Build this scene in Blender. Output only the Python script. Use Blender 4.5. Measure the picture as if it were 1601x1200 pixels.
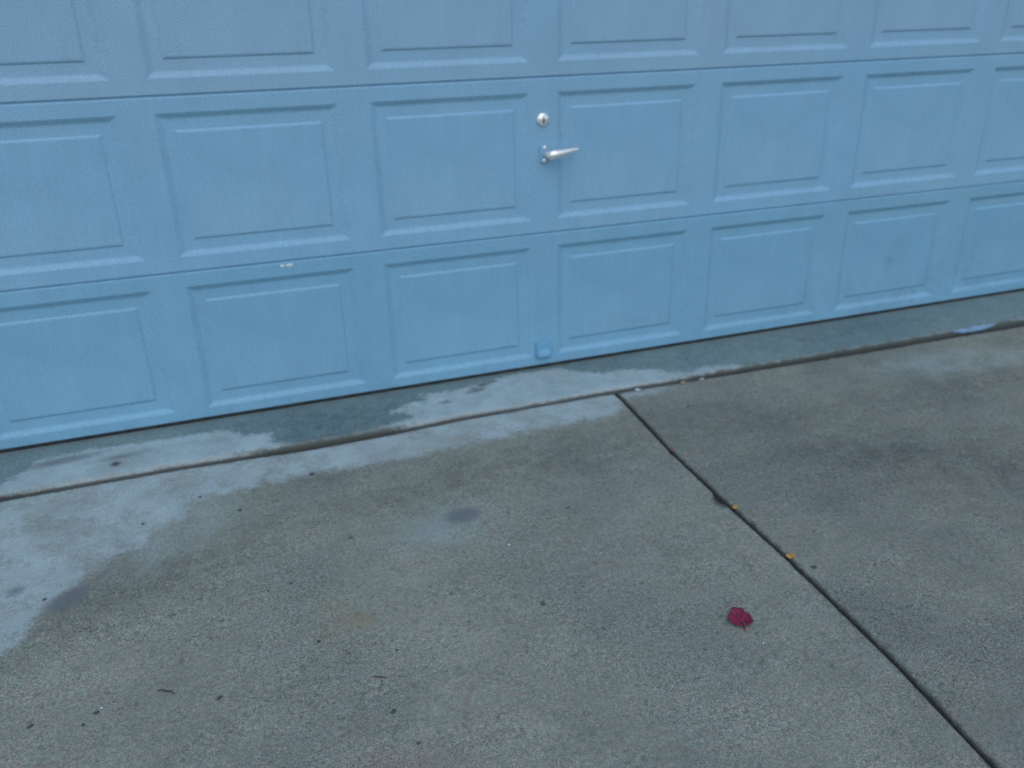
import bpy, bmesh, math, random
import numpy as np
from mathutils import Vector, Matrix, noise

for o in list(bpy.data.objects):
    bpy.data.objects.remove(o)
scene = bpy.context.scene
COL = scene.collection

# ------------------------------------------------------------------ camera
cam_data = bpy.data.cameras.new('camera')
cam = bpy.data.objects.new('camera', cam_data)
COL.objects.link(cam)
cam_data.sensor_width = 36.0
cam_data.sensor_fit = 'HORIZONTAL'
cam_data.lens = 29.7066
cam_data.clip_start = 0.05
cam_data.clip_end = 2000.0
R_ = Vector((0.94227409, -0.33408002, -0.02258483))
U_ = Vector((0.15416575, 0.37297207, 0.91494522))
F_ = Vector((0.2972414, 0.86561098, -0.40294562))
mat = Matrix((R_, U_, -F_)).transposed().to_4x4()
mat.translation = Vector((-1.04489983, -2.66421321, 1.19556834))
cam.matrix_world = mat
cam_data.dof.use_dof = True
cam_data.dof.focus_distance = 1.62
cam_data.dof.aperture_fstop = 3.0
scene.camera = cam

# ------------------------------------------------------------------ sky, sun, exposure
SUN_EL, SUN_AZ = math.radians(52), math.radians(190)   # azimuth clockwise from +Y (the door is towards +Y)
world = bpy.data.worlds.new('World')
scene.world = world
world.use_nodes = True
wn = world.node_tree
wn.nodes.clear()
sky = wn.nodes.new('ShaderNodeTexSky')
sky.sky_type = 'NISHITA'
sky.sun_disc = False
sky.sun_elevation = SUN_EL
sky.sun_rotation = SUN_AZ
sky.air_density = 1.0
sky.dust_density = 1.0
bg = wn.nodes.new('ShaderNodeBackground')
bg.inputs['Strength'].default_value = 0.14
wo = wn.nodes.new('ShaderNodeOutputWorld')
wn.links.new(sky.outputs[0], bg.inputs[0])
wn.links.new(bg.outputs[0], wo.inputs[0])

sd = bpy.data.lights.new('sun', 'SUN')
sd.energy = 0.6
sd.angle = math.radians(60)
sd.color = (1.0, 0.98, 0.95)
sun = bpy.data.objects.new('sun', sd)
COL.objects.link(sun)
to_sun = Vector((math.sin(SUN_AZ) * math.cos(SUN_EL), math.cos(SUN_AZ) * math.cos(SUN_EL), math.sin(SUN_EL)))
sun.rotation_euler = to_sun.to_track_quat('Z', 'Y').to_euler()
sun.location = (0, -4, 6)

scene.view_settings.view_transform = 'Standard'
scene.view_settings.look = 'None'
scene.view_settings.gamma = 1.0
scene.view_settings.exposure = 0.2
scene.view_settings.use_curve_mapping = False
scene.cycles.max_bounces = 5
scene.cycles.diffuse_bounces = 3

# ------------------------------------------------------------------ helpers
def tag(o, label=None, cat=None, group=None, kind=None):
    if label: o['label'] = label
    if cat: o['category'] = cat
    if group: o['group'] = group
    if kind: o['kind'] = kind
    return o

def link_mesh(name, verts, faces, material, parent=None, smooth=False):
    me = bpy.data.meshes.new(name)
    me.from_pydata([tuple(v) for v in verts], [], faces)
    me.update()
    if smooth:
        me.polygons.foreach_set('use_smooth', [True] * len(me.polygons))
    if material: me.materials.append(material)
    o = bpy.data.objects.new(name, me)
    COL.objects.link(o)
    if parent: o.parent = parent
    return o

def empty(name, loc=(0, 0, 0)):
    o = bpy.data.objects.new(name, None)
    o.empty_display_size = 0.1
    COL.objects.link(o)
    o.location = loc
    return o

def link_bm(name, bm, material, parent=None, smooth=True):
    bmesh.ops.recalc_face_normals(bm, faces=bm.faces)
    me = bpy.data.meshes.new(name)
    bm.to_mesh(me)
    bm.free()
    if smooth:
        me.polygons.foreach_set('use_smooth', [True] * len(me.polygons))
    if material: me.materials.append(material)
    o = bpy.data.objects.new(name, me)
    COL.objects.link(o)
    if parent: o.parent = parent
    return o

class NT:
    """small shader-node builder"""
    def __init__(self, name):
        self.m = bpy.data.materials.new(name)
        self.m.use_nodes = True
        self.t = self.m.node_tree
        self.t.nodes.clear()
        self.out = self.t.nodes.new('ShaderNodeOutputMaterial')
        self.b = self.t.nodes.new('ShaderNodeBsdfPrincipled')
        self.t.links.new(self.b.outputs[0], self.out.inputs[0])
        self.tc = self.t.nodes.new('ShaderNodeTexCoord')
    def put(self, sock, v):
        if hasattr(v, 'is_linked'):
            self.t.links.new(v, sock)
        else:
            sock.default_value = v
    def coord(self, scale=(1, 1, 1), loc=(0, 0, 0)):
        n = self.t.nodes.new('ShaderNodeMapping')
        n.inputs['Scale'].default_value = scale
        n.inputs['Location'].default_value = loc
        self.t.links.new(self.tc.outputs['Object'], n.inputs['Vector'])
        return n.outputs[0]
    def noise(self, scale, detail=4, rough=0.55, vec=None, dist=0.0):
        n = self.t.nodes.new('ShaderNodeTexNoise')
        n.inputs['Scale'].default_value = scale
        n.inputs['Detail'].default_value = detail
        n.inputs['Roughness'].default_value = rough
        n.inputs['Distortion'].default_value = dist
        self.t.links.new(vec if vec is not None else self.tc.outputs['Object'], n.inputs['Vector'])
        return n.outputs[0]
    def voro(self, scale, vec=None, out='Distance'):
        n = self.t.nodes.new('ShaderNodeTexVoronoi')
        n.inputs['Scale'].default_value = scale
        self.t.links.new(vec if vec is not None else self.tc.outputs['Object'], n.inputs['Vector'])
        return n.outputs[out]
    def attr(self, name):
        n = self.t.nodes.new('ShaderNodeAttribute')
        n.attribute_name = name
        return n.outputs['Fac']
    def math(self, op, a, b=0.0, clamp=False):
        n = self.t.nodes.new('ShaderNodeMath')
        n.operation = op
        n.use_clamp = clamp
        self.put(n.inputs[0], a)
        self.put(n.inputs[1], b)
        return n.outputs[0]
    def ramp(self, v, lo, hi, a=0.0, b=1.0, smooth=True):
        n = self.t.nodes.new('ShaderNodeMapRange')
        n.interpolation_type = 'SMOOTHSTEP' if smooth else 'LINEAR'
        self.put(n.inputs['Value'], v)
        n.inputs['From Min'].default_value = lo
        n.inputs['From Max'].default_value = hi
        n.inputs['To Min'].default_value = a
        n.inputs['To Max'].default_value = b
        return n.outputs[0]
    def mix(self, fac, a, b, blend='MIX'):
        n = self.t.nodes.new('ShaderNodeMix')
        n.data_type = 'RGBA'
        n.blend_type = blend
        self.put(n.inputs[0], fac)
        for s, v in ((n.inputs[6], a), (n.inputs[7], b)):
            if hasattr(v, 'is_linked'):
                self.t.links.new(v, s)
            else:
                s.default_value = (v[0], v[1], v[2], 1)
        return n.outputs[2]
    def scale(self, col, f):
        """multiply a colour by a scalar socket"""
        n = self.t.nodes.new('ShaderNodeVectorMath')
        n.operation = 'SCALE'
        self.put(n.inputs[0], col)
        self.put(n.inputs['Scale'], f)
        return n.outputs[0]
    def bump(self, h, strength, dist):
        n = self.t.nodes.new('ShaderNodeBump')
        n.inputs['Strength'].default_value = strength
        n.inputs['Distance'].default_value = dist
        self.t.links.new(h, n.inputs['Height'])
        self.t.links.new(n.outputs[0], self.b.inputs['Normal'])
    def fin(self, col, rough=0.6, metal=0.0, spec=0.5):
        if hasattr(col, 'is_linked'):
            self.t.links.new(col, self.b.inputs['Base Color'])
        else:
            self.b.inputs['Base Color'].default_value = (col[0], col[1], col[2], 1)
        self.put(self.b.inputs['Roughness'], rough)
        self.b.inputs['Metallic'].default_value = metal
        self.b.inputs['Specular IOR Level'].default_value = spec
        return self.m

# ------------------------------------------------------------------ materials
def concrete(name, base, warm, mottled, rough, spec, pale_w):
    n = NT(name)
    big = n.noise(1.7, 4, 0.6)
    mid = n.noise(9.0, 4, 0.65)
    fine = n.noise(105.0, 2, 0.75)
    grit = n.noise(290.0, 1, 0.8)
    col = n.mix(n.ramp(big, 0.32, 0.68), base, warm)
    # broad blotchy weathering, sandy grain and grit
    k = n.math('MULTIPLY', n.ramp(big, 0.3, 0.7, 1.0 - mottled, 1.0 + mottled, False),
               n.ramp(mid, 0.25, 0.75, 0.88, 1.12, False))
    k = n.math('MULTIPLY', k, n.ramp(fine, 0.25, 0.75, 0.74, 1.26, False))
    gk = n.math('MULTIPLY', n.math('SUBTRACT', grit, 0.5), n.ramp(n.noise(2.6, 3, 0.6), 0.35, 0.65, 1.3, 2.7))
    k = n.math('MULTIPLY', k, n.math('ADD', gk, 1.0))
    # faint finishing strokes of the float and odd larger stones in the mix
    stroke = n.noise(1.0, 3, 0.6, n.coord((5, 42, 5)), 1.2)
    k = n.math('MULTIPLY', k, n.ramp(stroke, 0.3, 0.7, 0.955, 1.045, False))
    stone = n.ramp(n.voro(120.0, None, 'Color'), 0.86, 0.93, 0.0, 0.30)
    k = n.math('MULTIPLY', k, n.math('SUBTRACT', 1.10, stone))
    col = n.mix(n.ramp(n.noise(70.0, 2, 0.7), 0.38, 0.62), col, n.mix(1.0, col, (1.12, 0.97, 1.0), 'MULTIPLY'))
    col = n.scale(col, k)
    # stains with outlines of their own (signed distances stored on the mesh, roughened by noise)
    wob = n.math('SUBTRACT', n.noise(22.0, 3, 0.65), 0.5)
    wob2 = n.math('SUBTRACT', n.noise(65.0, 3, 0.7), 0.5)
    def mask(att, w, a1, a2):
        v = n.math('ADD', n.attr(att), n.math('MULTIPLY', wob, a1))
        v = n.math('ADD', v, n.math('MULTIPLY', wob2, a2))
        return n.ramp(v, -w, w)
    oil = mask('oil', 0.16, 0.25, 0.06)
    col = n.mix(n.math('MULTIPLY', oil, n.ramp(n.noise(19.0, 4, 0.75), 0.36, 0.62, 0.25, 1.0)), col, n.scale(col, 0.64))
    pale = mask('pale', pale_w, 0.045 + pale_w * 1.6, 0.06)
    palesoft = mask('pale_soft', 0.06, 0.16, 0.06)
    pv = n.ramp(mid, 0.3, 0.7, 0.90, 1.06)
    pcol = n.scale(n.mix(n.ramp(n.noise(6.0, 3, 0.6), 0.45, 0.7), (0.385, 0.490, 0.500), (0.335, 0.405, 0.395)), pv)
    pcol = n.scale(pcol, n.ramp(grit, 0.25, 0.75, 0.74, 1.26, False))
    brk = n.ramp(n.noise(11.0, 5, 0.78), 0.38, 0.56, 0.75 if pale_w < 0.02 else 0.5, 1.0)
    pf = n.math('MAXIMUM', n.math('MULTIPLY', pale, 0.95 if pale_w < 0.02 else 0.84), n.math('MULTIPLY', palesoft, 0.34))
    pf = n.math('MULTIPLY', pf, brk)
    col = n.mix(pf, col, pcol)
    dark = mask('dark', 0.016, 0.02, 0.016)
    col = n.mix(n.math('MULTIPLY', dark, 0.78), col, (0.135, 0.155, 0.165))
    rust = mask('rust', 0.022, 0.035, 0.02)
    col = n.mix(n.math('MULTIPLY', rust, 0.30), col, (0.26, 0.19, 0.085))
    pink = mask('pink', 0.03, 0.06, 0.04)
    col = n.mix(n.math('MULTIPLY', pink, 0.14), col, (0.25, 0.12, 0.15))
    tan = mask('tan', 0.006, 0.014, 0.010)
    col = n.mix(n.math('MULTIPLY', tan, n.ramp(mid, 0.35, 0.65, 0.35, 0.8)), col, n.scale(n.mix(0.0, (0.235, 0.255, 0.235), (0, 0, 0)), n.ramp(fine, 0.25, 0.75, 0.78, 1.22, False)))
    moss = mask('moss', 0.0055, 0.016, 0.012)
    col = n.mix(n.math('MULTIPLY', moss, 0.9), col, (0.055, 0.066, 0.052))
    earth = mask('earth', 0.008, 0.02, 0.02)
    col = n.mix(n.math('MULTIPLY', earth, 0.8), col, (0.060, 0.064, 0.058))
    # small dark pits and specks
    pit = n.ramp(n.voro(46.0), 0.0, 0.07, 1.0, 0.0)
    pit = n.math('MULTIPLY', pit, n.ramp(n.noise(7.0, 2), 0.48, 0.62))
    col = n.mix(n.math('MULTIPLY', pit, 0.55), col, (0.10, 0.10, 0.095))
    h = n.math('ADD', n.math('MULTIPLY', fine, 0.6), n.math('MULTIPLY', grit, 0.4))
    n.bump(h, 0.45, 0.0022)
    return n.fin(col, rough, 0.0, spec)

M = {}
M['drive'] = concrete('driveway_concrete', (0.194, 0.233, 0.194), (0.216, 0.248, 0.200), 0.08, 0.85, 0.3, 0.030)
M['drive_right'] = concrete('driveway_concrete_older', (0.166, 0.202, 0.171), (0.188, 0.217, 0.177), 0.10, 0.85, 0.3, 0.030)
M['apron'] = concrete('apron_concrete', (0.130, 0.212, 0.218), (0.150, 0.226, 0.216), 0.08, 0.62, 0.5, 0.014)

def door_paint(name, base, bumpy=True):
    n = NT(name)
    big = n.noise(1.1, 4, 0.55)
    film = n.noise(7.0, 3, 0.6)
    streak = n.noise(1.0, 2, 0.65, n.coord((55, 55, 3.2)))
    speck = n.noise(210.0, 1, 0.7)
    col = n.mix(n.ramp(big, 0.3, 0.7), base, (base[0] * 1.10, base[1] * 1.02, base[2] * 0.98))
    k = n.math('MULTIPLY', n.ramp(film, 0.25, 0.75, 0.945, 1.055, False), n.ramp(streak, 0.25, 0.75, 0.975, 1.025, False))
    k = n.math('MULTIPLY', k, n.ramp(speck, 0.25, 0.75, 0.84, 1.16, False))
    col = n.scale(col, k)
    smut = n.math('MULTIPLY', n.attr('smudge'), n.ramp(n.noise(16.0, 3, 0.7), 0.42, 0.68))
    col = n.mix(n.math('MULTIPLY', smut, 0.5), col, (0.11, 0.16, 0.19))
    grain = n.noise(1.0, 2, 0.65, n.coord((14, 14, 230)), 0.4)
    n.bump(grain, 0.2, 0.0012)
    return n.fin(col, n.ramp(film, 0.3, 0.7, 0.46, 0.58), 0.0, 0.38)

M['door'] = door_paint('blue_door_paint', (0.216, 0.428, 0.596))
M['door_low'] = door_paint('blue_door_paint_low_shading', (0.186, 0.404, 0.560))  # lens shading and bounce-light drift put into the bottom section's colour
M['bracket'] = door_paint('saturated_blue_paint', (0.150, 0.378, 0.558))
M['door_top'] = door_paint('blue_door_paint_top_shading', (0.236, 0.428, 0.582))  # same light drift painted into the upper sections as a redder tint

n = NT('chrome_plate'); M['chrome'] = n.fin(n.mix(n.ramp(n.noise(60, 3), 0.4, 0.7), (0.97, 0.95, 0.92), (0.90, 0.88, 0.85)), 0.26, 0.62)
n = NT('white_enamel'); M['white'] = n.fin(n.scale(n.mix(n.ramp(n.noise(90, 3), 0.4, 0.7), (0.86, 0.85, 0.82), (0.74, 0.73, 0.70)), 1.0), 0.3, 0.0, 0.6)
n = NT('black_slot'); M['black'] = n.fin(n.scale(n.mix(n.ramp(n.noise(80, 2), 0.4, 0.6), (0.02, 0.02, 0.022), (0.035, 0.035, 0.035)), 1.0), 0.7)
n = NT('black_rubber'); M['rubber'] = n.fin(n.mix(n.ramp(n.noise(30, 4), 0.4, 0.65), (0.022, 0.024, 0.026), (0.05, 0.05, 0.048)), 0.8)
n = NT('bare_primer'); M['primer'] = n.fin(n.mix(n.ramp(n.noise(160, 3), 0.4, 0.65), (0.74, 0.78, 0.78), (0.55, 0.62, 0.65)), 0.6)
n = NT('joint_dirt'); n.bump(n.noise(220, 4, 0.7), 0.8, 0.004); M['dirt'] = n.fin(n.mix(n.ramp(n.noise(120, 4, 0.7), 0.35, 0.65), (0.020, 0.024, 0.024), (0.050, 0.052, 0.046)), 0.95, 0, 0.2)
n = NT('spilled_blue_paint'); M['spill'] = n.fin(n.mix(n.ramp(n.noise(40, 4), 0.35, 0.7), (0.20, 0.36, 0.52), (0.15, 0.26, 0.36)), 0.6)
n = NT('soil_and_grass'); n.bump(n.noise(60, 4, 0.7), 0.8, 0.03); M['soil'] = n.fin(n.mix(n.ramp(n.noise(3, 6, 0.7), 0.35, 0.65), (0.05, 0.075, 0.03), (0.09, 0.085, 0.05)), 0.95, 0, 0.2)
n = NT('house_stucco'); n.bump(n.noise(70, 4, 0.6), 0.5, 0.004); M['stucco'] = n.fin(n.scale(n.mix(n.ramp(n.noise(2, 5), 0.35, 0.65), (0.42, 0.42, 0.40), (0.47, 0.465, 0.44)), 1.0), 0.9, 0, 0.2)

def leaf_mat(name, a, b, sc=70, rough=0.6):
    n = NT(name)
    n.bump(n.noise(sc * 2, 3), 0.4, 0.001)
    return n.fin(n.mix(n.ramp(n.noise(sc, 4, 0.65), 0.35, 0.65), a, b), rough, 0, 0.4)
M['crimson'] = leaf_mat('crimson_leaf', (0.285, 0.024, 0.070), (0.150, 0.018, 0.045), 75)
M['yellow'] = leaf_mat('yellow_leaf', (0.58, 0.36, 0.10), (0.40, 0.22, 0.055), 140)
M['paleyellow'] = leaf_mat('pale_yellow_leaf', (0.40, 0.35, 0.17), (0.28, 0.23, 0.10), 140)
M['twig'] = leaf_mat('dark_twig_bark', (0.055, 0.052, 0.047), (0.09, 0.08, 0.068), 200, 0.9)
M['crumb'] = leaf_mat('dark_debris', (0.055, 0.063, 0.066), (0.11, 0.112, 0.104), 260, 0.95)
M['stone'] = leaf_mat('grey_pebble', (0.075, 0.085, 0.09), (0.12, 0.125, 0.125), 140, 0.85)
M['chalk'] = leaf_mat('white_crumb', (0.58, 0.66, 0.70), (0.45, 0.52, 0.55), 160, 0.7)
M['rosy'] = leaf_mat('reddish_scrap', (0.30, 0.15, 0.13), (0.22, 0.09, 0.08), 160, 0.7)

# ------------------------------------------------------------------ terrain numbers
LIP = -0.262                 # front edge of the garage floor
JP = [(-9.0, 0.06), (-1.905, 0.104), (-1.638, 0.126), (-1.285, 0.135), (-0.988, 0.130), (-0.701, 0.131), (-0.304, 0.154), (0.2, 0.16)]
JY = np.array([q[0] for q in JP]); JXs = np.array([q[1] for q in JP])
def joint_x(y): return float(np.interp(y, JY, JXs))
SX = np.array([-3.0, -1.75, -1.3, -1.05, -0.9, -0.65, -0.4, 0.15, 0.5, 1.0, 2.0, 3.3])
SH = np.array([0.018, 0.015, 0.013, 0.018, 0.023, 0.021, 0.012, 0.010, 0.013, 0.021, 0.026, 0.026])
def step_h(x): return float(np.interp(x, SX, SH))
def zg(x, y): return -0.004 - step_h(x) - 0.022 * max(0.0, LIP - y)

def sdf_poly(P, poly):
    """signed distance, positive inside; P (N,2)"""
    poly = np.array(poly, float)
    a = poly; b = np.roll(poly, -1, 0)
    d = np.full(len(P), 1e9); ins = np.zeros(len(P), bool)
    for (ax, ay), (bx, by) in zip(a, b):
        ex, ey = bx - ax, by - ay
        t = np.clip(((P[:, 0] - ax) * ex + (P[:, 1] - ay) * ey) / (ex * ex + ey * ey + 1e-12), 0, 1)
        d = np.minimum(d, np.hypot(P[:, 0] - ax - t * ex, P[:, 1] - ay - t * ey))
        c = ((ay > P[:, 1]) != (by > P[:, 1]))
        with np.errstate(divide='ignore', invalid='ignore'):
            xi = ex * (P[:, 1] - ay) / (by - ay + 1e-15) + ax
        ins ^= (c & (P[:, 0] < xi))
    return np.where(ins, d, -d)
def sdf_ell(P, cx, cy, rx, ry, ang=0.0):
    c, s = math.cos(ang), math.sin(ang)
    x = (P[:, 0] - cx) * c + (P[:, 1] - cy) * s
    y = -(P[:, 0] - cx) * s + (P[:, 1] - cy) * c
    q = np.hypot(x / rx, y / ry)
    return (1 - q) * min(rx, ry)
def union(P, L):
    d = np.full(len(P), -0.5)
    for v in L: d = np.maximum(d, v)
    return np.clip(d, -0.5, 0.5)
def put_attr(me, name, v):
    a = me.attributes.new(name, 'FLOAT', 'POINT')
    a.data.foreach_set('value', np.ascontiguousarray(v, dtype=np.float32))

PALE_DRIVE = [(0.15, -0.26), (0.133, -0.36), (0.083, -0.416), (0.016, -0.424), (-0.093, -0.419), (-0.294, -0.432), (-0.498, -0.428), (-0.696, -0.432),
              (-0.845, -0.425), (-0.918, -0.42), (-1.027, -0.425), (-1.108, -0.45), (-1.236, -0.478), (-1.24, -0.55), (-1.32, -0.585),
              (-1.345, -0.645), (-1.40, -0.655), (-1.447, -0.696), (-1.495, -0.732), (-1.54, -0.79), (-1.575, -0.87), (-1.600, -0.937), (-1.64, -0.955),
              (-1.80, -1.02), (-2.3, -1.15), (-2.3, -0.2)]
PALE_AP1 = [(-2.2, -0.34), (-2.2, -0.25), (-1.838, -0.226), (-1.745, -0.205), (-1.703, -0.155), (-1.671, -0.083), (-1.507, -0.066), (-1.3, -0.081), (-1.192, -0.083),
            (-1.12, -0.083), (-1.073, -0.145), (-0.992, -0.168), (-0.992, -0.225), (-0.924, -0.27), (-0.92, -0.34)]
PALE_AP2 = [(-0.70, -0.34), (-0.676, -0.262), (-0.606, -0.237), (-0.539, -0.219), (-0.548, -0.185), (-0.613, -0.158), (-0.575, -0.131), (-0.479, -0.11), (-0.485, -0.063),
            (-0.367, -0.071), (-0.253, -0.041), (-0.175, -0.023), (-0.082, -0.017), (0.044, -0.031), (0.082, -0.073), (0.171, -0.129), (0.269, -0.125),
            (0.365, -0.165), (0.381, -0.197), (0.449, -0.232), (0.549, -0.216), (0.668, -0.235), (0.66, -0.34)]

def stain_attrs(me, V, where):
    P = V[:, :2]
    E = np.full(len(P), -0.5)
    if where == 'apron':
        put_attr(me, 'pale', union(P, [sdf_poly(P, PALE_AP1), sdf_poly(P, PALE_AP2)]))
        put_attr(me, 'pale_soft', E)
        put_attr(me, 'dark', union(P, [sdf_ell(P, -1.60, -0.115, 0.10, 0.022, 0.1), sdf_ell(P, -1.43, -0.15, 0.05, 0.012, 0.1)]))
        put_attr(me, 'oil', union(P, [sdf_ell(P, -0.80, -0.16, 0.25, 0.10), sdf_ell(P, 0.12, -0.045, 0.10, 0.03), sdf_ell(P, 1.1, -0.1, 0.3, 0.06)]) )
        put_attr(me, 'rust', E); put_attr(me, 'pink', E)
        x, y, z = V[:, 0], V[:, 1], V[:, 2]
        put_attr(me, 'tan', np.clip((LIP + 0.008) - y, -0.3, 0.3))
        rng = np.full(len(P), -0.5)
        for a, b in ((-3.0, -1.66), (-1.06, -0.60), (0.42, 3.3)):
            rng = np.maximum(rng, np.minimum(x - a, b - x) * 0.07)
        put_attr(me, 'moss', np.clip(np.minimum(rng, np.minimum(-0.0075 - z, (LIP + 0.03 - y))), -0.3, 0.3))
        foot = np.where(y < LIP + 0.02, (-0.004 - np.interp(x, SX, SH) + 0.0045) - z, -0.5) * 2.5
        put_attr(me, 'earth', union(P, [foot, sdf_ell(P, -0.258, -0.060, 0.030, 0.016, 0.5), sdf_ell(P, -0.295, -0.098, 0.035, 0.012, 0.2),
                                        sdf_ell(P, -0.219, -0.046, 0.016, 0.012), sdf_ell(P, -0.418, -0.147, 0.022, 0.009), sdf_ell(P, -1.444, -0.195, 0.016, 0.014),
                                        sdf_ell(P, -0.30, -0.070, 0.012, 0.006)]))
    else:
        put_attr(me, 'tan', E); put_attr(me, 'moss', E)
        put_attr(me, 'pale', union(P, [sdf_poly(P, PALE_DRIVE), sdf_ell(P, 0.20, -0.30, 0.09, 0.02)]))
        put_attr(me, 'pale_soft', union(P, [sdf_ell(P, -0.602, -0.83, 0.12, 0.075), sdf_ell(P, 1.45, -0.46, 0.30, 0.09, -0.1), sdf_ell(P, -1.27, -0.60, 0.16, 0.10, 0.7)]))
        put_attr(me, 'dark', union(P, [sdf_ell(P, -1.512, -0.805, 0.050, 0.030, 0.6), sdf_ell(P, -0.548, -0.794, 0.048, 0.034), sdf_ell(P, -1.44, -0.735, 0.035, 0.012, 0.8) - 0.006,
                                       sdf_ell(P, -1.56, -0.91, 0.05, 0.010, 0.6) - 0.008, sdf_ell(P, -1.634, -0.729, 0.018, 0.014)]))
        put_attr(me, 'oil', union(P, [sdf_ell(P, -0.899, -0.47, 0.14, 0.05), sdf_ell(P, 0.10, -0.50, 0.10, 0.07), sdf_ell(P, 0.729, -0.92, 0.33, 0.13, -0.3),
                                      sdf_ell(P, 0.514, -0.62, 0.40, 0.12, -0.35) - 0.05, sdf_ell(P, 0.95, -1.10, 0.30, 0.10, -0.3), sdf_ell(P, 1.05, -0.66, 0.42, 0.10, -0.1) - 0.07,
                                      sdf_ell(P, -0.3, -0.60, 0.5, 0.10), sdf_ell(P, 1.35, -0.62, 0.4, 0.15) - 0.09, sdf_ell(P, -1.35, -0.80, 0.2, 0.06, 0.5)]))
        put_attr(me, 'rust', union(P, [sdf_ell(P, -0.893, -1.106, 0.038, 0.034), sdf_ell(P, -0.935, -1.045, 0.03, 0.02), sdf_ell(P, -0.96, -1.12, 0.05, 0.03) - 0.012]))
        put_attr(me, 'pink', union(P, [sdf_ell(P, -0.89, -1.535, 0.11, 0.05, -0.3)]))
        strip = 0.008 - np.abs(P[:, 1] - (LIP - 0.0085)) + np.where(P[:, 0] < 0.1, 0.0, 0.004)
        strip = np.maximum(strip, 0.0085 - np.abs(P[:, 0] - np.interp(P[:, 1], JY, JXs)))
        put_attr(me, 'earth', np.clip(np.maximum(strip, union(P, [sdf_ell(P, 0.118, -0.99, 0.02, 0.03)])), -0.5, 0.5))

# ------------------------------------------------------------------ ground sheet and driveway slabs
g = link_mesh('ground', [(-400, -400, -0.24), (400, -400, -0.24), (400, 400, -0.24), (-400, 400, -0.24)], [(0, 1, 2, 3)], M['soil'])
tag(g, kind='structure')

driveway = empty('driveway')
tag(driveway, kind='structure')

def axis(a, b, fine_lo, fine_hi, fine, coarse):
    out = [a]
    while out[-1] < b - 1e-6:
        x = out[-1]
        s = fine if fine_lo <= x <= fine_hi else coarse
        nx = min(b, x + s)
        if b - nx < s * 0.3: nx = b
        out.append(nx)
    return out
ER = 0.006
EDGE = [0.0, 0.0012, 0.003, ER]
def edge_drop(d):
    return 0.0 if d >= ER else ER - math.sqrt(max(0, ER * ER - (ER - d) ** 2))

def slab(x_left, x_right, y_back, y_front, fine, material):
    """one cast slab; x_left / x_right are functions of y; y_back is the garage side"""
    fs = 0.018 if fine else 0.25
    ys = axis(y_front + ER, y_back - ER, -2.15, 0.0, fs, 0.15 if fine else 0.3)
    ys = [y_front + e for e in EDGE[:-1]] + ys + [y_back - e for e in reversed(EDGE[:-1])]
    w0 = x_right(-1.0) - x_left(-1.0)
    t_in = axis(0.0, 1.0, 0.0, 1.0, fs / w0, 0.1)
    verts = []; nx = len(t_in) + 2 * (len(EDGE) - 1)
    for y in ys:
        a, b = x_left(y), x_right(y)
        xs = [a + e for e in EDGE[:-1]] + [a + ER + t * (b - a - 2 * ER) for t in t_in] + [b - e for e in reversed(EDGE[:-1])]
        for x in xs:
            d = min(x - a, b - x); e2 = min(y - y_front, y_back - y)
            z = zg(x, y) - max(edge_drop(d), edge_drop(e2))
            z += 0.0012 * noise.noise((x * 2.3, y * 2.3, 0.0))
            verts.append((x, y, z))
    ny = len(ys); faces = []
    for j in range(ny - 1):
        for i in range(nx - 1):
            q = j * nx + i
            faces.append((q, q + 1, q + nx + 1, q + nx))
    loop = [i for i in range(nx)] + [j * nx + nx - 1 for j in range(1, ny)] + [(ny - 1) * nx + i for i in range(nx - 2, -1, -1)] + [j * nx for j in range(ny - 2, 0, -1)]
    base = len(verts)
    for k in loop:
        v = verts[k]; verts.append((v[0], v[1], v[2] - 0.1))
    L = len(loop)
    for k in range(L):
        faces.append((loop[(k + 1) % L], loop[k], base + k, base + (k + 1) % L))
    o = link_mesh('slab', verts, faces, material, driveway, True)
    stain_attrs(o.data, np.array(verts), 'drive')
    return o

GAP = 0.0052
def wob(y, s): return 0.0012 * noise.noise((y * 14, s, 0)) + 0.0006 * noise.noise((y * 60, s, 3))
def chip(y):
    c = 0.0
    for cy, hw_far, hw_near, dep in ((-0.990, 0.05, 0.016, 0.015), (-0.71, 0.02, 0.012, 0.003), (-1.31, 0.02, 0.02, 0.004), (-0.30, 0.03, 0.02, 0.004)):
        t = (y - cy) / (hw_far if y > cy else hw_near)
        if abs(t) < 1: c = max(c, dep * (1 - abs(t)) ** 0.8)
    return c
jl = lambda y: joint_x(y) - GAP + wob(y, 1.0) - chip(y)
jr = lambda y: joint_x(y) + GAP + wob(y, 7.0)
Y0 = LIP - 0.0085
far_l = lambda y: -2.95
far_r = lambda y: 3.20
slab(far_l, jl, Y0, -3.3, True, M['drive'])
slab(jr, far_r, Y0, -3.3, True, M['drive_right'])
slab(far_l, lambda y: joint_x(y) - GAP, -3.31, -6.3, False, M['drive'])
slab(lambda y: joint_x(y) + GAP, far_r, -3.31, -6.3, False, M['drive'])

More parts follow.
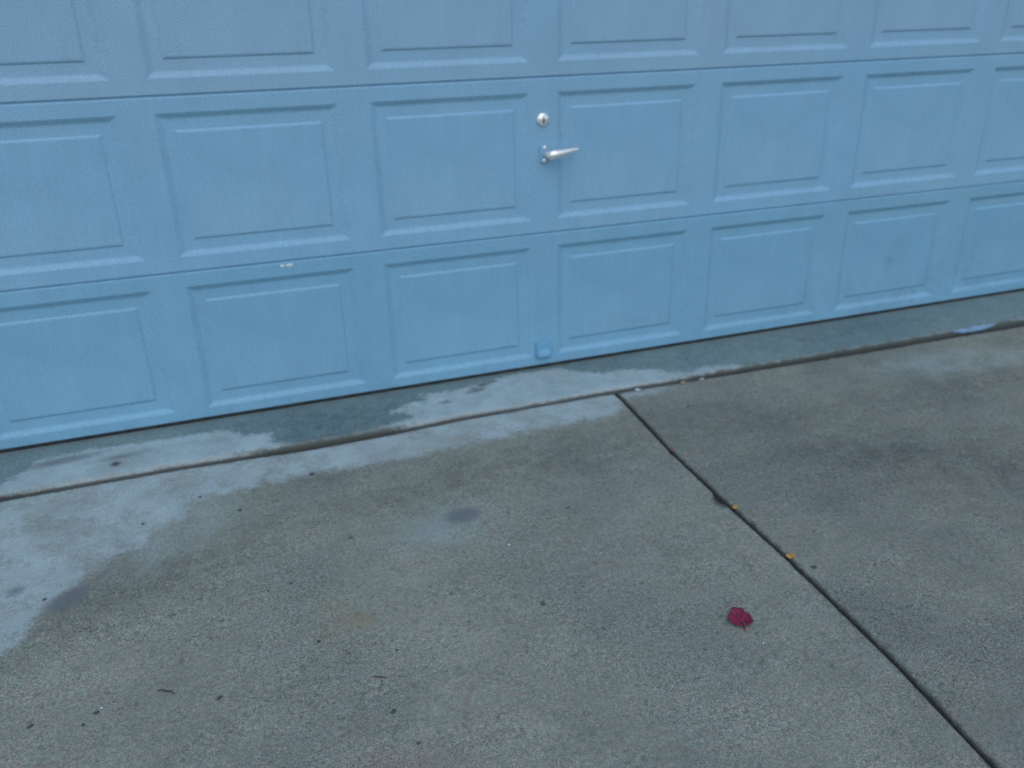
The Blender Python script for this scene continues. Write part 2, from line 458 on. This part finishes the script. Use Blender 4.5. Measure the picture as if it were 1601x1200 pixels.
# dirt packed into the joints, a little below the slab tops
def ribbon(pts, half, dz, name, parent, material):
    v = []; f = []
    for i, (x, y, nx, ny) in enumerate(pts):
        z = zg(x, y) - dz + 0.0015 * noise.noise((x * 40, y * 40, 1))
        v += [(x - nx * half, y - ny * half, z - 0.001), (x, y, z), (x + nx * half, y + ny * half, z - 0.001)]
        if i:
            q = 3 * i
            f += [(q - 3, q - 2, q + 1, q), (q - 2, q - 1, q + 2, q + 1)]
    return link_mesh(name, v, f, material, parent, True)
ribbon([(joint_x(y), y, 1, 0) for y in np.arange(-6.3, LIP, 0.02)], 0.03, 0.009, 'joint_filler', driveway, M['dirt'])
ribbon([(x, LIP - 0.002, 0, 1) for x in np.arange(-2.95, 3.2, 0.03)], 0.016, 0.009, 'joint_filler', driveway, M['dirt'])
ribbon([(x, -3.305, 0, 1) for x in np.arange(-2.95, 3.2, 0.06)], 0.02, 0.010, 'joint_filler', driveway, M['dirt'])

# ------------------------------------------------------------------ garage floor with its rounded front lip
def garage_floor():
    r = 0.014
    xs = axis(-2.95, 3.2, -1.95, 2.3, 0.016, 0.12)
    prof = [(2.0, 0.0), (0.6, 0.0), (0.06, 0.0)]
    y = 0.045
    while y > LIP + r + 0.016:
        prof.append((y, 0.0)); y -= 0.015
    for a in range(0, 91, 15):
        t = math.radians(a)
        prof.append((LIP + r - r * math.sin(t), -r + r * math.cos(t)))
    prof += [(LIP + 0.001, -0.045), (LIP + 0.001, -0.13)]
    V = []; F = []
    m = len(prof)
    for x in xs:
        for k, (py, pz) in enumerate(prof):
            w = 0.0
            if py < LIP + 0.05:
                w = 0.003 * noise.noise((x * 3.1, 0, 0)) + 0.0016 * noise.noise((x * 17, 0, 5)) + 0.0008 * noise.noise((x * 55, pz * 60, 9))
            slope = -0.004 * min(1, max(0, (0.0 - py) / 0.262))
            V.append((x, py + w, pz + slope + (w * 0.4 if k < m - 2 else 0)))
    for i in range(len(xs) - 1):
        for k in range(m - 1):
            q = i * m + k
            F.append((q, q + 1, q + m + 1, q + m))
    o = link_mesh('garage_floor', V, F, M['apron'], None, True)
    stain_attrs(o.data, np.array(V), 'apron')
    return tag(o, kind='structure')
floor = garage_floor()

# pale blue paint that ran over the lip near the right end
def spill():
    rnd = random.Random(4)
    V = []; F = []
    N = 34
    for i in range(N + 1):
        t = i / N
        x = 1.645 + t * 0.215
        env = (math.sin(math.pi * min(1, t * 1.02)) ** 0.5) if 0 < t < 1 else 0.0
        lo = 66 + 14 * env + 16 * noise.noise((x * 22, 0, 0))
        hi = 46 - 8 * env + 12 * noise.noise((x * 30, 4, 0))
        for k in range(7):
            a = math.radians(hi + (lo - hi) * k / 6)
            r = 0.014 + 0.0030 * env
            w = 0.003 * noise.noise((x * 3.1, 0, 0))
            V.append((x, LIP + 0.014 - r * math.sin(a) + w, -0.018 + r * math.cos(a) - (0.008 * (k / 6) ** 2 * env)))
    for i in range(N):
        for k in range(6):
            q = i * 7 + k
            F.append((q, q + 1, q + 8, q + 7))
    o = link_mesh('paint_drip', V, F, M['spill'], floor, True)
    s = o.modifiers.new('thick', 'SOLIDIFY'); s.thickness = 0.003; s.offset = 0
    o['label'] = 'pale blue paint run over the concrete lip'
spill()

# ------------------------------------------------------------------ house wall round the opening (outside the frame)
def boxes(name, L, material, parent=None):
    V = []; F = []
    for (x0, x1, y0, y1, z0, z1) in L:
        b = len(V)
        V += [(x0, y0, z0), (x1, y0, z0), (x1, y1, z0), (x0, y1, z0), (x0, y0, z1), (x1, y0, z1), (x1, y1, z1), (x0, y1, z1)]
        F += [tuple(b + q for q in f) for f in ((0, 3, 2, 1), (4, 5, 6, 7), (0, 1, 5, 4), (1, 2, 6, 5), (2, 3, 7, 6), (3, 0, 4, 7))]
    return link_mesh(name, V, F, material, parent)
W = 2.455
tag(boxes('house_wall', [(-5.5, -W, -0.10, 0.10, -0.24, 2.06), (W, 5.5, -0.10, 0.10, -0.24, 2.06), (-5.5, 5.5, -0.101, 0.10, 2.06, 2.9)], M['stucco']), kind='structure')

# ------------------------------------------------------------------ garage door
PITCH, NP_ = 0.61, 8
H0, HS = 0.4983, 0.5041
HALF, OT, OB = 0.0463, 0.0447, 0.0461
OUT_R, FIELD = 0.006, 0.047
door = empty('garage_door', (0, 0, 0))
tag(door, 'light blue painted sectional garage door with rows of raised panels', 'garage door', None, 'thing')

def rrect(x0, x1, z0, z1, r, y, seg=3):
    """rounded rectangle, counter-clockwise seen from the front, seg+1 points for each corner"""
    pts = []
    for cx, cz, a0 in ((x1 - r, z1 - r, 0), (x0 + r, z1 - r, 90), (x0 + r, z0 + r, 180), (x1 - r, z0 + r, 270)):
        for k in range(seg + 1):
            a = math.radians(a0 + 90 * k / seg)
            pts.append((cx + r * math.cos(a), y, cz + r * math.sin(a)))
    return pts
def bridge(V, F, A, B):
    n_ = len(A)
    a = len(V); V += A; b = len(V); V += B
    for k in range(n_):
        F.append((a + k, a + (k + 1) % n_, b + (k + 1) % n_, b + k))
# how the pressed steel steps down round each panel: (inset, depth)
STEP = [(0.0, 0.0), (0.0022, 0.0007), (0.0050, 0.0021), (0.0130, 0.0072), (0.0165, 0.0087), (0.0200, 0.0092)]
RISE = [(0.0, 0.0097), (0.0020, 0.0088), (0.0060, 0.0058), (0.0080, 0.0050), (0.0110, 0.0046)]

def smudge_val(V):
    x, z = V[:, 0], V[:, 2]
    d = np.zeros(len(V))
    for cx, cz, rx, rz, s in ((1.54, 0.265, 0.05, 0.10, 0.9), (1.90, 0.17, 0.12, 0.13, 0.8), (0.62, 0.11, 0.05, 0.10, 0.7), (1.2, 0.10, 0.35, 0.06, 0.5),
                              (1.75, 0.09, 0.4, 0.07, 0.7), (0.4, 0.12, 0.25, 0.05, 0.35)):
        q = np.hypot((x - cx) / rx, (z - cz) / rz)
        d = np.maximum(d, s * np.clip(1.3 - q, 0, 1))
    d = np.maximum(d, 0.35 * np.clip((0.055 - z) / 0.05, 0, 1))
    return d

def section(k):
    z0 = 0.013 if k == 0 else H0 + (k - 1) * HS
    z1 = H0 + k * HS
    gap = 0.0022; ch = 0.0035
    zb, zt = (z0 if k == 0 else z0 + gap), z1 - gap
    pz0 = (0.0 if k == 0 else z0) + OB
    pz1 = z1 - OT
    V = []; F = []
    xl = -NP_ / 2 * PITCH
    for i in range(NP_):
        cx0, cx1 = xl + i * PITCH, xl + (i + 1) * PITCH
        x0, x1 = cx0 + HALF, cx1 - HALF
        ring = rrect(x0, x1, pz0, pz1, OUT_R, 0.0)
        b = len(V); V += ring
        c = len(V); V += [(cx1, 0, zt - ch), (cx0, 0, zt - ch), (cx0, 0, zb + ch), (cx1, 0, zb + ch)]
        for q in range(4):
            s = b + q * 4
            for j in range(3): F.append((c + q, s + j + 1, s + j))
            nxt = b + ((q + 1) % 4) * 4
            F.append((c + q, c + (q + 1) % 4, nxt, s + 3))
        prev = ring
        for ins, dep in STEP[1:]:
            cur = rrect(x0 + 1.4 * ins, x1 - 1.4 * ins, pz0 + ins, pz1 - ins, max(0.0015, OUT_R - ins * 0.25), dep)
            bridge(V, F, prev, cur); prev = cur
        e = len(V); V += prev
        F.append(tuple(range(e, e + len(prev))))
    # rolled top and bottom edges and the body behind
    for (za, zc) in ((zt - ch, zt), (zb + ch, zb)):
        s = 1 if zc > za else -1
        rows = [(0.0, za), (0.0012, za + s * ch * 0.6), (0.0042, zc), (0.0052, zc), (0.0056, zc + s * 0.0021), (0.045, zc + s * 0.0021)] if not (k == 0 and s < 0) else [(0.0, za), (0.0012, za + s * ch * 0.6), (0.0042, zc), (0.045, zc)]
        b = len(V)
        for (yy, zz) in rows: V += [(xl, yy, zz), (-xl, yy, zz)]
        for r in range(len(rows) - 1):
            q = b + 2 * r
            F.append((q, q + 1, q + 3, q + 2) if s > 0 else (q + 1, q, q + 2, q + 3))
    b = len(V)
    V += [(xl, 0, zb + ch), (xl, 0.045, zb), (xl, 0.045, zt), (xl, 0, zt - ch), (-xl, 0, zb + ch), (-xl, 0.045, zb), (-xl, 0.045, zt), (-xl, 0, zt - ch)]
    F += [(b, b + 3, b + 2, b + 1), (b + 4, b + 5, b + 6, b + 7), (b + 1, b + 2, b + 6, b + 5)]
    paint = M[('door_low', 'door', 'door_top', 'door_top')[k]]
    sec = link_mesh('door_section', V, F, paint, door)
    put_attr(sec.data, 'smudge', smudge_val(np.array(V)))
    # raised fields
    w2, h2 = (PITCH - 2 * HALF) / 2 - FIELD, (pz1 - pz0) / 2 - FIELD
    for i in range(NP_):
        cx = xl + (i + 0.5) * PITCH; cz = (pz0 + pz1) / 2
        PV = []; PF = []
        prev = None
        for ins, dep in RISE:
            cur = rrect(-w2 + 1.4 * ins, w2 - 1.4 * ins, -h2 + ins, h2 - ins, 0.003, dep)
            if prev: bridge(PV, PF, prev, cur)
            prev = cur
        # face as a small grid fan so the smudge attribute can vary across it
        nx, nz = 10, 8
        fx = [(-w2 + 1.4 * RISE[-1][0]) + (2 * w2 - 2.8 * RISE[-1][0]) * a / nx for a in range(nx + 1)]
        fz = [(-h2 + RISE[-1][0]) + (2 * h2 - 2 * RISE[-1][0]) * a / nz for a in range(nz + 1)]
        b = len(PV)
        for zz in fz:
            for xx in fx: PV.append((xx, RISE[-1][1], zz))
        for a in range(nz):
            for c in range(nx):
                q = b + a * (nx + 1) + c
                PF.append((q, q + 1, q + nx + 2, q + nx + 1))
        rp = link_mesh('raised_panel', PV, PF, paint, sec)
        A = np.array(PV); A = A + np.array([cx, 0, cz])
        put_attr(rp.data, 'smudge', smudge_val(A))
        rp.location = (cx, 0, cz)
    return sec
for k in range(4):
    section(k)

# rubber seal under the bottom section
V = []; F = []
for i, x in enumerate(np.linspace(-2.44, 2.44, 160)):
    w = 0.0012 * noise.noise((x * 6, 0, 0))
    V += [(x, 0.004 + w, 0.0135), (x, 0.0035 + w, 0.006), (x, 0.010 + w, -0.001), (x, 0.04, -0.001)]
    if i:
        q = 4 * i
        for r in range(3): F.append((q - 4 + r, q + r, q + r + 1, q - 3 + r))
link_mesh('bottom_seal', V, F, M['rubber'], door, True)

def tube(name, pts, rads, material, parent, seg=12, squash=1.0):
    """round bar through pts with a radius at each, closed at both ends"""
    V = []; F = []
    n_ = len(pts)
    for i, p in enumerate(pts):
        p = Vector(p)
        d = (Vector(pts[min(i + 1, n_ - 1)]) - Vector(pts[max(i - 1, 0)])).normalized()
        a = d.orthogonal() if abs(d.y) > 0.9 else Vector((0, 1, 0)).cross(d)
        a.normalize(); b = d.cross(a)
        for k in range(seg):
            t = 2 * math.pi * k / seg
            V.append(p + rads[i] * (a * math.cos(t) + b * math.sin(t) * squash))
        if i:
            for k in range(seg):
                q = (i - 1) * seg
                F.append((q + k, q + (k + 1) % seg, q + seg + (k + 1) % seg, q + seg + k))
    F.append(tuple(reversed(range(seg)))); F.append(tuple(range((n_ - 1) * seg, n_ * seg)))
    return link_mesh(name, V, F, material, parent, True)

def dome(name, c, r, h, material, parent, seg=20, rings=5, rim=0.0):
    """domed disc bulging towards -Y"""
    cx, cy, cz = c
    V = []; F = []
    rows = [(r, 0.0)] + ([(r, rim)] if rim else []) + [(r * math.cos(math.radians(90 * k / rings)), rim + h * math.sin(math.radians(90 * k / rings))) for k in range(1, rings)]
    for rr, hh in rows:
        for k in range(seg):
            t = 2 * math.pi * k / seg
            V.append((cx + rr * math.cos(t), cy - hh, cz + rr * math.sin(t)))
    for i in range(len(rows) - 1):
        for k in range(seg):
            F.append((i * seg + k, i * seg + (k + 1) % seg, (i + 1) * seg + (k + 1) % seg, (i + 1) * seg + k))
    V.append((cx, cy - rim - h, cz)); tip = len(V) - 1
    e = (len(rows) - 1) * seg
    for k in range(seg): F.append((e + k, e + (k + 1) % seg, tip))
    return link_mesh(name, V, F, material, parent, True)

def plate(name, x0, x1, z0, z1, r, y_back, y_front, bev, material, parent):
    V = []; F = []
    rings = [rrect(x0, x1, z0, z1, r, y_back, 5), rrect(x0, x1, z0, z1, r, y_front + bev, 5), rrect(x0 + bev * 0.4, x1 - bev * 0.4, z0 + bev * 0.4, z1 - bev * 0.4, r, y_front + bev * 0.3, 5),
             rrect(x0 + bev, x1 - bev, z0 + bev, z1 - bev, r, y_front, 5)]
    for A, B in zip(rings, rings[1:]): bridge(V, F, A, B)
    e = len(V); V += rings[-1]; F.append(tuple(range(e, e + len(rings[-1]))))
    return link_mesh(name, V, F, material, parent)

# lock cylinder above the handle
lock = dome('lock_cylinder', (-0.003, 0.0, 0.874), 0.0205, 0.007, M['chrome'], door, 28, 6, 0.005)
lock['label'] = 'round chrome lock cylinder above the lever'
plate('keyhole', -0.0052, -0.0008, 0.862, 0.882, 0.0018, -0.009, -0.0128, 0.0006, M['black'], lock)
# lever handle on a painted backplate
hp = plate('handle_backplate', -0.015, 0.017, 0.733, 0.797, 0.012, 0.0, -0.006, 0.002, M['door'], door)
for z in (0.785, 0.7445):
    dome('screw', (0.0005, -0.006, z), 0.0072 if z < 0.76 else 0.0060, 0.0045, M['chrome'], hp, 14, 4, 0.001)
lever = tube('handle_lever', [(0.004, -0.004, 0.7635), (0.005, -0.022, 0.7635), (0.0085, -0.034, 0.7637), (0.016, -0.039, 0.7645), (0.030, -0.040, 0.7665), (0.055, -0.039, 0.770), (0.085, -0.037, 0.7742), (0.105, -0.036, 0.777), (0.112, -0.0355, 0.778)],
             [0.011, 0.011, 0.0140, 0.0155, 0.0142, 0.0112, 0.0080, 0.0055, 0.0025], M['chrome'], door, 16, 0.85)
lever['label'] = 'bright chrome lever pointing right'
# lift handle at the foot of the centre stile
lift = plate('lift_handle', -0.037, 0.024, 0.041, 0.104, 0.010, 0.0, -0.011, 0.002, M['bracket'], door)
V = []; F = []
rows = [(0.0, 0.074), (-0.010, 0.070), (-0.018, 0.060), (-0.020, 0.052), (-0.017, 0.047), (-0.006, 0.046)]
xs = np.linspace(-0.031, 0.018, 8)
for (yy, zz) in rows:
    for j, x in enumerate(xs):
        e = 1 - abs(j - 3.5) / 3.5
        V.append((float(x), -0.010 + 0.5 * yy * (0.55 + 0.45 * min(1, e * 3)), zz))
for r in range(len(rows) - 1):
    for j in range(7):
        q = r * 8 + j
        F.append((q, q + 1, q + 9, q + 8))
gr = link_mesh('finger_grip', V, F, M['bracket'], lift, True)
# white scuffs where the paint came off below a seam
def flake(name, outline, y, material, parent, thick=0.0006):
    V = [(x, y, z) for x, z in outline] + [(x, y + thick, z) for x, z in outline]
    n_ = len(outline)
    F = [tuple(range(n_))] + [(k, n_ + k, n_ + (k + 1) % n_, (k + 1) % n_) for k in range(n_)]
    return link_mesh(name, V, F, material, parent)
pc = flake('paint_chip', [(-0.867, 0.483), (-0.858, 0.4815), (-0.848, 0.4825), (-0.8465, 0.488), (-0.851, 0.4905), (-0.860, 0.490), (-0.868, 0.4885)], -0.0006, M['primer'], door)
pc['label'] = 'white chip in the blue paint under the seam'
flake('paint_chip', [(-0.885, 0.483), (-0.877, 0.482), (-0.873, 0.4845), (-0.874, 0.489), (-0.880, 0.4905), (-0.886, 0.4885)], -0.0006, M['primer'], door)
flake('paint_chip', [(0.0665, 0.835), (0.069, 0.8338), (0.0712, 0.8358), (0.0700, 0.8385), (0.0672, 0.8378)], 0.0050, M['primer'], door)

# ------------------------------------------------------------------ litter on the concrete
def lump(name, x, y, r, material, label, cat, seed, flat=0.55, stretch=1.0, ang=0.0, z=None, group=None):
    bm = bmesh.new()
    bmesh.ops.create_icosphere(bm, subdivisions=2, radius=0.54)
    for v in bm.verts:
        k = 1 + 0.55 * noise.noise(v.co * 1.5 + Vector((seed * 3.7, 0, 0))) + 0.40 * noise.noise(v.co * 3.3 + Vector((0, seed * 2.1, 0)))
        v.co = Vector((v.co.x * k * stretch, v.co.y * k, v.co.z * k * flat)) * r
    lo = min(v.co.z for v in bm.verts)
    for v in bm.verts: v.co.z -= lo + r * 0.12
    o = link_bm(name, bm, material, None, True)
    o.location = (x, y, zg(x, y) if z is None else z)
    o.rotation_euler = (0, 0, ang)
    return tag(o, label, cat, group)

def scrap(name, x, y, size, material, label, cat, seed, aspect=1.0, ang=0.0, curl=0.3, z=None, lift=0.0012, group=None, lobes=0.25):
    """a small crumpled leaf or scrap: fan of rings with an uneven outline, curled and creased, with thickness"""
    N, RN = 22, 5
    V = [(0, 0, 0)]; F = []
    for r in range(1, RN + 1):
        for k in range(N):
            t = 2 * math.pi * k / N
            e = 1 + lobes * noise.noise((math.cos(t) * 1.4 + seed * 5.3, math.sin(t) * 1.4, 0)) + 0.12 * noise.noise((math.cos(t) * 4 + seed, math.sin(t) * 4, 2))
            rr = r / RN * e
            px, py = rr * math.cos(t), rr * math.sin(t) * aspect
            pz = curl * (px * px * 0.6 + 0.35 * py * py) + 0.20 * curl * noise.noise((px * 2.4 + seed, py * 2.4, 7)) * 2 + 0.10 * curl * abs(py)
            V.append((px, py, pz))
    for k in range(N): F.append((0, 1 + k, 1 + (k + 1) % N))
    for r in range(RN - 1):
        for k in range(N):
            a = 1 + r * N + k; b = 1 + r * N + (k + 1) % N
            F.append((a, a + N, b + N, b))
    V = [(v[0] * size, v[1] * size, v[2] * size) for v in V]
    lo = min(v[2] for v in V)
    V = [(v[0], v[1], v[2] - lo + lift) for v in V]
    o = link_mesh(name, V, F, material, None, True)
    s = o.modifiers.new('thick', 'SOLIDIFY'); s.thickness = 0.0007
    o.location = (x, y, zg(x, y) if z is None else z)
    o.rotation_euler = (0, 0, ang)
    return tag(o, label, cat, group)

def twig(name, pts, r, label, z=None, group=None):
    x0, y0 = pts[0][:2]
    P = [(x - x0, y - y0, zg(x, y) - zg(x0, y0) + r * 0.8 + dz) for x, y, dz in pts]
    o = tube(name, P, [r * 0.7] + [r] * (len(P) - 2) + [r * 0.5], M['twig'], None, 7)
    o.location = (x0, y0, zg(x0, y0))
    return tag(o, label, 'twig', group)

leaf = scrap('red_leaf', -0.104, -1.420, 0.0250, M['crimson'], 'crumpled crimson leaf lying alone on the concrete left of the long joint', 'leaf', 3.1, 1.12, -0.35, 0.65, None, 0.001, None, 0.34)
st = tube('leaf_stalk', [(0.006, -0.012, 0.005), (0.009, -0.020, 0.004), (0.008, -0.027, 0.003), (0.006, -0.032, 0.0025)], [0.003, 0.0036, 0.0032, 0.0020], M['rosy'], leaf, 8)

scrap('yellow_leaf_scrap', 0.137, -1.032, 0.0105, M['yellow'], 'small orange-yellow leaf scrap in the joint just below its chipped edge', 'leaf', 1.3, 0.75, 0.6, 0.7, None, 0.0, 'yellow leaf scraps')
scrap('yellow_leaf_scrap', 0.141, -1.266, 0.0105, M['yellow'], 'small orange-yellow leaf scrap on the joint, second one from the chip', 'leaf', 2.9, 0.9, -0.5, 0.7, None, 0.0005, 'yellow leaf scraps')
scrap('yellow_leaf_scrap', 0.405, -0.288, 0.013, M['paleyellow'], 'pale yellow leaf scrap at the foot of the lip right of the joint', 'leaf', 4.4, 0.55, 0.1, 0.9, None, 0.0005, 'yellow leaf scraps')
scrap('white_scrap', 0.232, -0.283, 0.012, M['chalk'], 'tiny white scrap under the lip beside the top of the joint', 'scrap', 5.2, 0.7, 0.2, 0.8, None, 0.0)
scrap('white_scrap', 0.487, -0.280, 0.010, M['chalk'], 'faint white scrap under the lip right of the pale yellow leaf', 'scrap', 6.2, 0.5, 0.2, 0.6, None, 0.0)
scrap('red_scrap', 0.138, -0.697, 0.0085, M['rosy'], 'tiny reddish scrap on the joint between lip and chip', 'scrap', 7.7, 0.6, 0.9, 0.6, None, 0.0)

z_ap = -0.003
lump('dirt_clod', -1.444, -0.195, 0.0115, M['crumb'], 'dark clod on the pale apron near its left end', 'clod', 1, 0.5, 1.3, 0.4, z_ap)
lump('dirt_crumb', -1.112, -0.557, 0.0075, M['crumb'], 'black crumb on grey concrete below the pale strip, right of two', 'debris', 2, 0.6, 1.4, 0.5)
lump('dirt_crumb', -1.358, -0.541, 0.0065, M['crumb'], 'black crumb within the pale blotch at the left', 'debris', 3, 0.6, 1.3, 0.2)
lump('dirt_crumb', -1.213, -0.451, 0.0070, M['crumb'], 'black crumb on the pale strip just below the left lip', 'debris', 13, 0.6, 1.3, 0.2)
lump('dirt_clod', -0.902, -0.426, 0.0110, M['crumb'], 'dark clod on the edge of the pale strip under the second panel', 'clod', 4, 0.5, 1.4, 0.3)
lump('dirt_crumb', -1.562, -0.789, 0.0065, M['crumb'], 'dark crumb beside the dark oval stain at the left edge', 'debris', 5, 0.6, 1.2, 0.2)
lump('pebble', -0.484, -1.210, 0.0090, M['stone'], 'small grey pebble alone in the middle of the near slab', 'pebble', 6, 0.7, 1.1, 0.9)
lump('dirt_crumb', -0.982, -1.149, 0.0068, M['crumb'], 'black crumb just below the rusty brown stain', 'debris', 7, 0.7, 1.1, 0.9)
lump('dirt_crumb', -0.828, -1.231, 0.0050, M['crumb'], 'tiny dark crumb right of the crumb below the rusty stain', 'debris', 8, 0.7, 1.1, 0.1)
lump('dirt_crumb', -0.871, -1.397, 0.0075, M['crumb'], 'black crumb below the short curved twig', 'debris', 9, 0.7, 1.3, 0.3)
lump('dirt_crumb', -0.844, -1.488, 0.0055, M['crumb'], 'dark crumb above the pinkish stain at the bottom edge', 'debris', 10, 0.7, 1.3, 0.3)
lump('dirt_crumb', -0.279, -0.871, 0.0085, M['stone'], 'flat grey crumb right of the round dark stain', 'debris', 11, 0.3, 1.8, 0.1)
lump('dirt_crumb', 0.169, -1.319, 0.0080, M['crumb'], 'dark crumb just right of the joint below the yellow scraps', 'debris', 12, 0.6, 1.5, -0.3)
lump('dirt_crumb', 0.290, -1.337, 0.0042, M['crumb'], 'left of two tiny dark crumbs on the right slab', 'debris', 14, 0.6, 1.2, 0.3)
lump('dirt_crumb', 0.315, -1.359, 0.0045, M['crumb'], 'right of two tiny dark crumbs on the right slab', 'debris', 15, 0.6, 1.2, 0.6)
lump('dirt_crumb', 0.333, -0.453, 0.0075, M['crumb'], 'dark crumb on the right slab below the pale yellow leaf', 'debris', 16, 0.5, 1.3, 0.6)
lump('dirt_crumb', -0.850, -0.784, 0.0060, M['stone'], 'dull grey crumb left of the pale patch round the round stain', 'debris', 17, 0.4, 1.9, 0.1)
lump('dirt_crumb', -1.016, -0.924, 0.0055, M['crumb'], 'tiny dark crumb up and left of the rusty stain', 'debris', 18, 0.6, 1.4, 0.1)
lump('dirt_crumb', -1.070, -0.935, 0.0050, M['crumb'], 'dark crumb left of the crumb above the rusty stain', 'debris', 19, 0.6, 1.1, 0.1)
lump('dirt_crumb', -1.189, -1.248, 0.0075, M['crumb'], 'black crumb right of the curved twig at lower left', 'debris', 20, 0.6, 1.5, 0.5)
lump('dirt_crumb', -1.418, -1.206, 0.0065, M['crumb'], 'dark crumb touching a white speck at lower left', 'debris', 21, 0.6, 1.5, 0.1)
lump('white_crumb', -1.409, -1.196, 0.0048, M['chalk'], 'white speck touching a dark crumb at lower left', 'debris', 22, 0.6, 1.2, 0.1)
lump('dirt_crumb', -1.535, -1.198, 0.0070, M['crumb'], 'dark crumb nearest the lower left corner', 'debris', 23, 0.6, 1.4, 0.6)
lump('dirt_crumb', -1.439, -1.230, 0.0055, M['crumb'], 'dark crumb just below the white speck at lower left', 'debris', 24, 0.6, 1.4, 0.9)
lump('white_crumb', -0.481, -0.968, 0.0060, M['chalk'], 'white speck below right of the round dark stain', 'debris', 25, 0.5, 1.1, 0.9)
lump('white_crumb', -0.094, -1.495, 0.0045, M['chalk'], 'tiny white speck below right of the crimson leaf', 'debris', 26, 0.6, 1.1, 0.9)
lump('yellow_crumb', 0.000, -1.308, 0.0045, M['paleyellow'], 'tiny yellow speck between the crimson leaf and the joint', 'debris', 27, 0.6, 1.1, 0.9)
twig('twig', [(-1.306, -1.188, 0.001), (-1.298, -1.190, 0.002), (-1.290, -1.196, 0.003), (-1.280, -1.200, 0.002), (-1.274, -1.208, 0.0)], 0.0017, 'curved dark twig on the concrete at lower left')
twig('twig', [(-0.892, -1.288, 0.0), (-0.882, -1.293, 0.001), (-0.872, -1.300, 0.002), (-0.866, -1.303, 0.001)], 0.0013, 'short thin curved twig below the rusty stain')
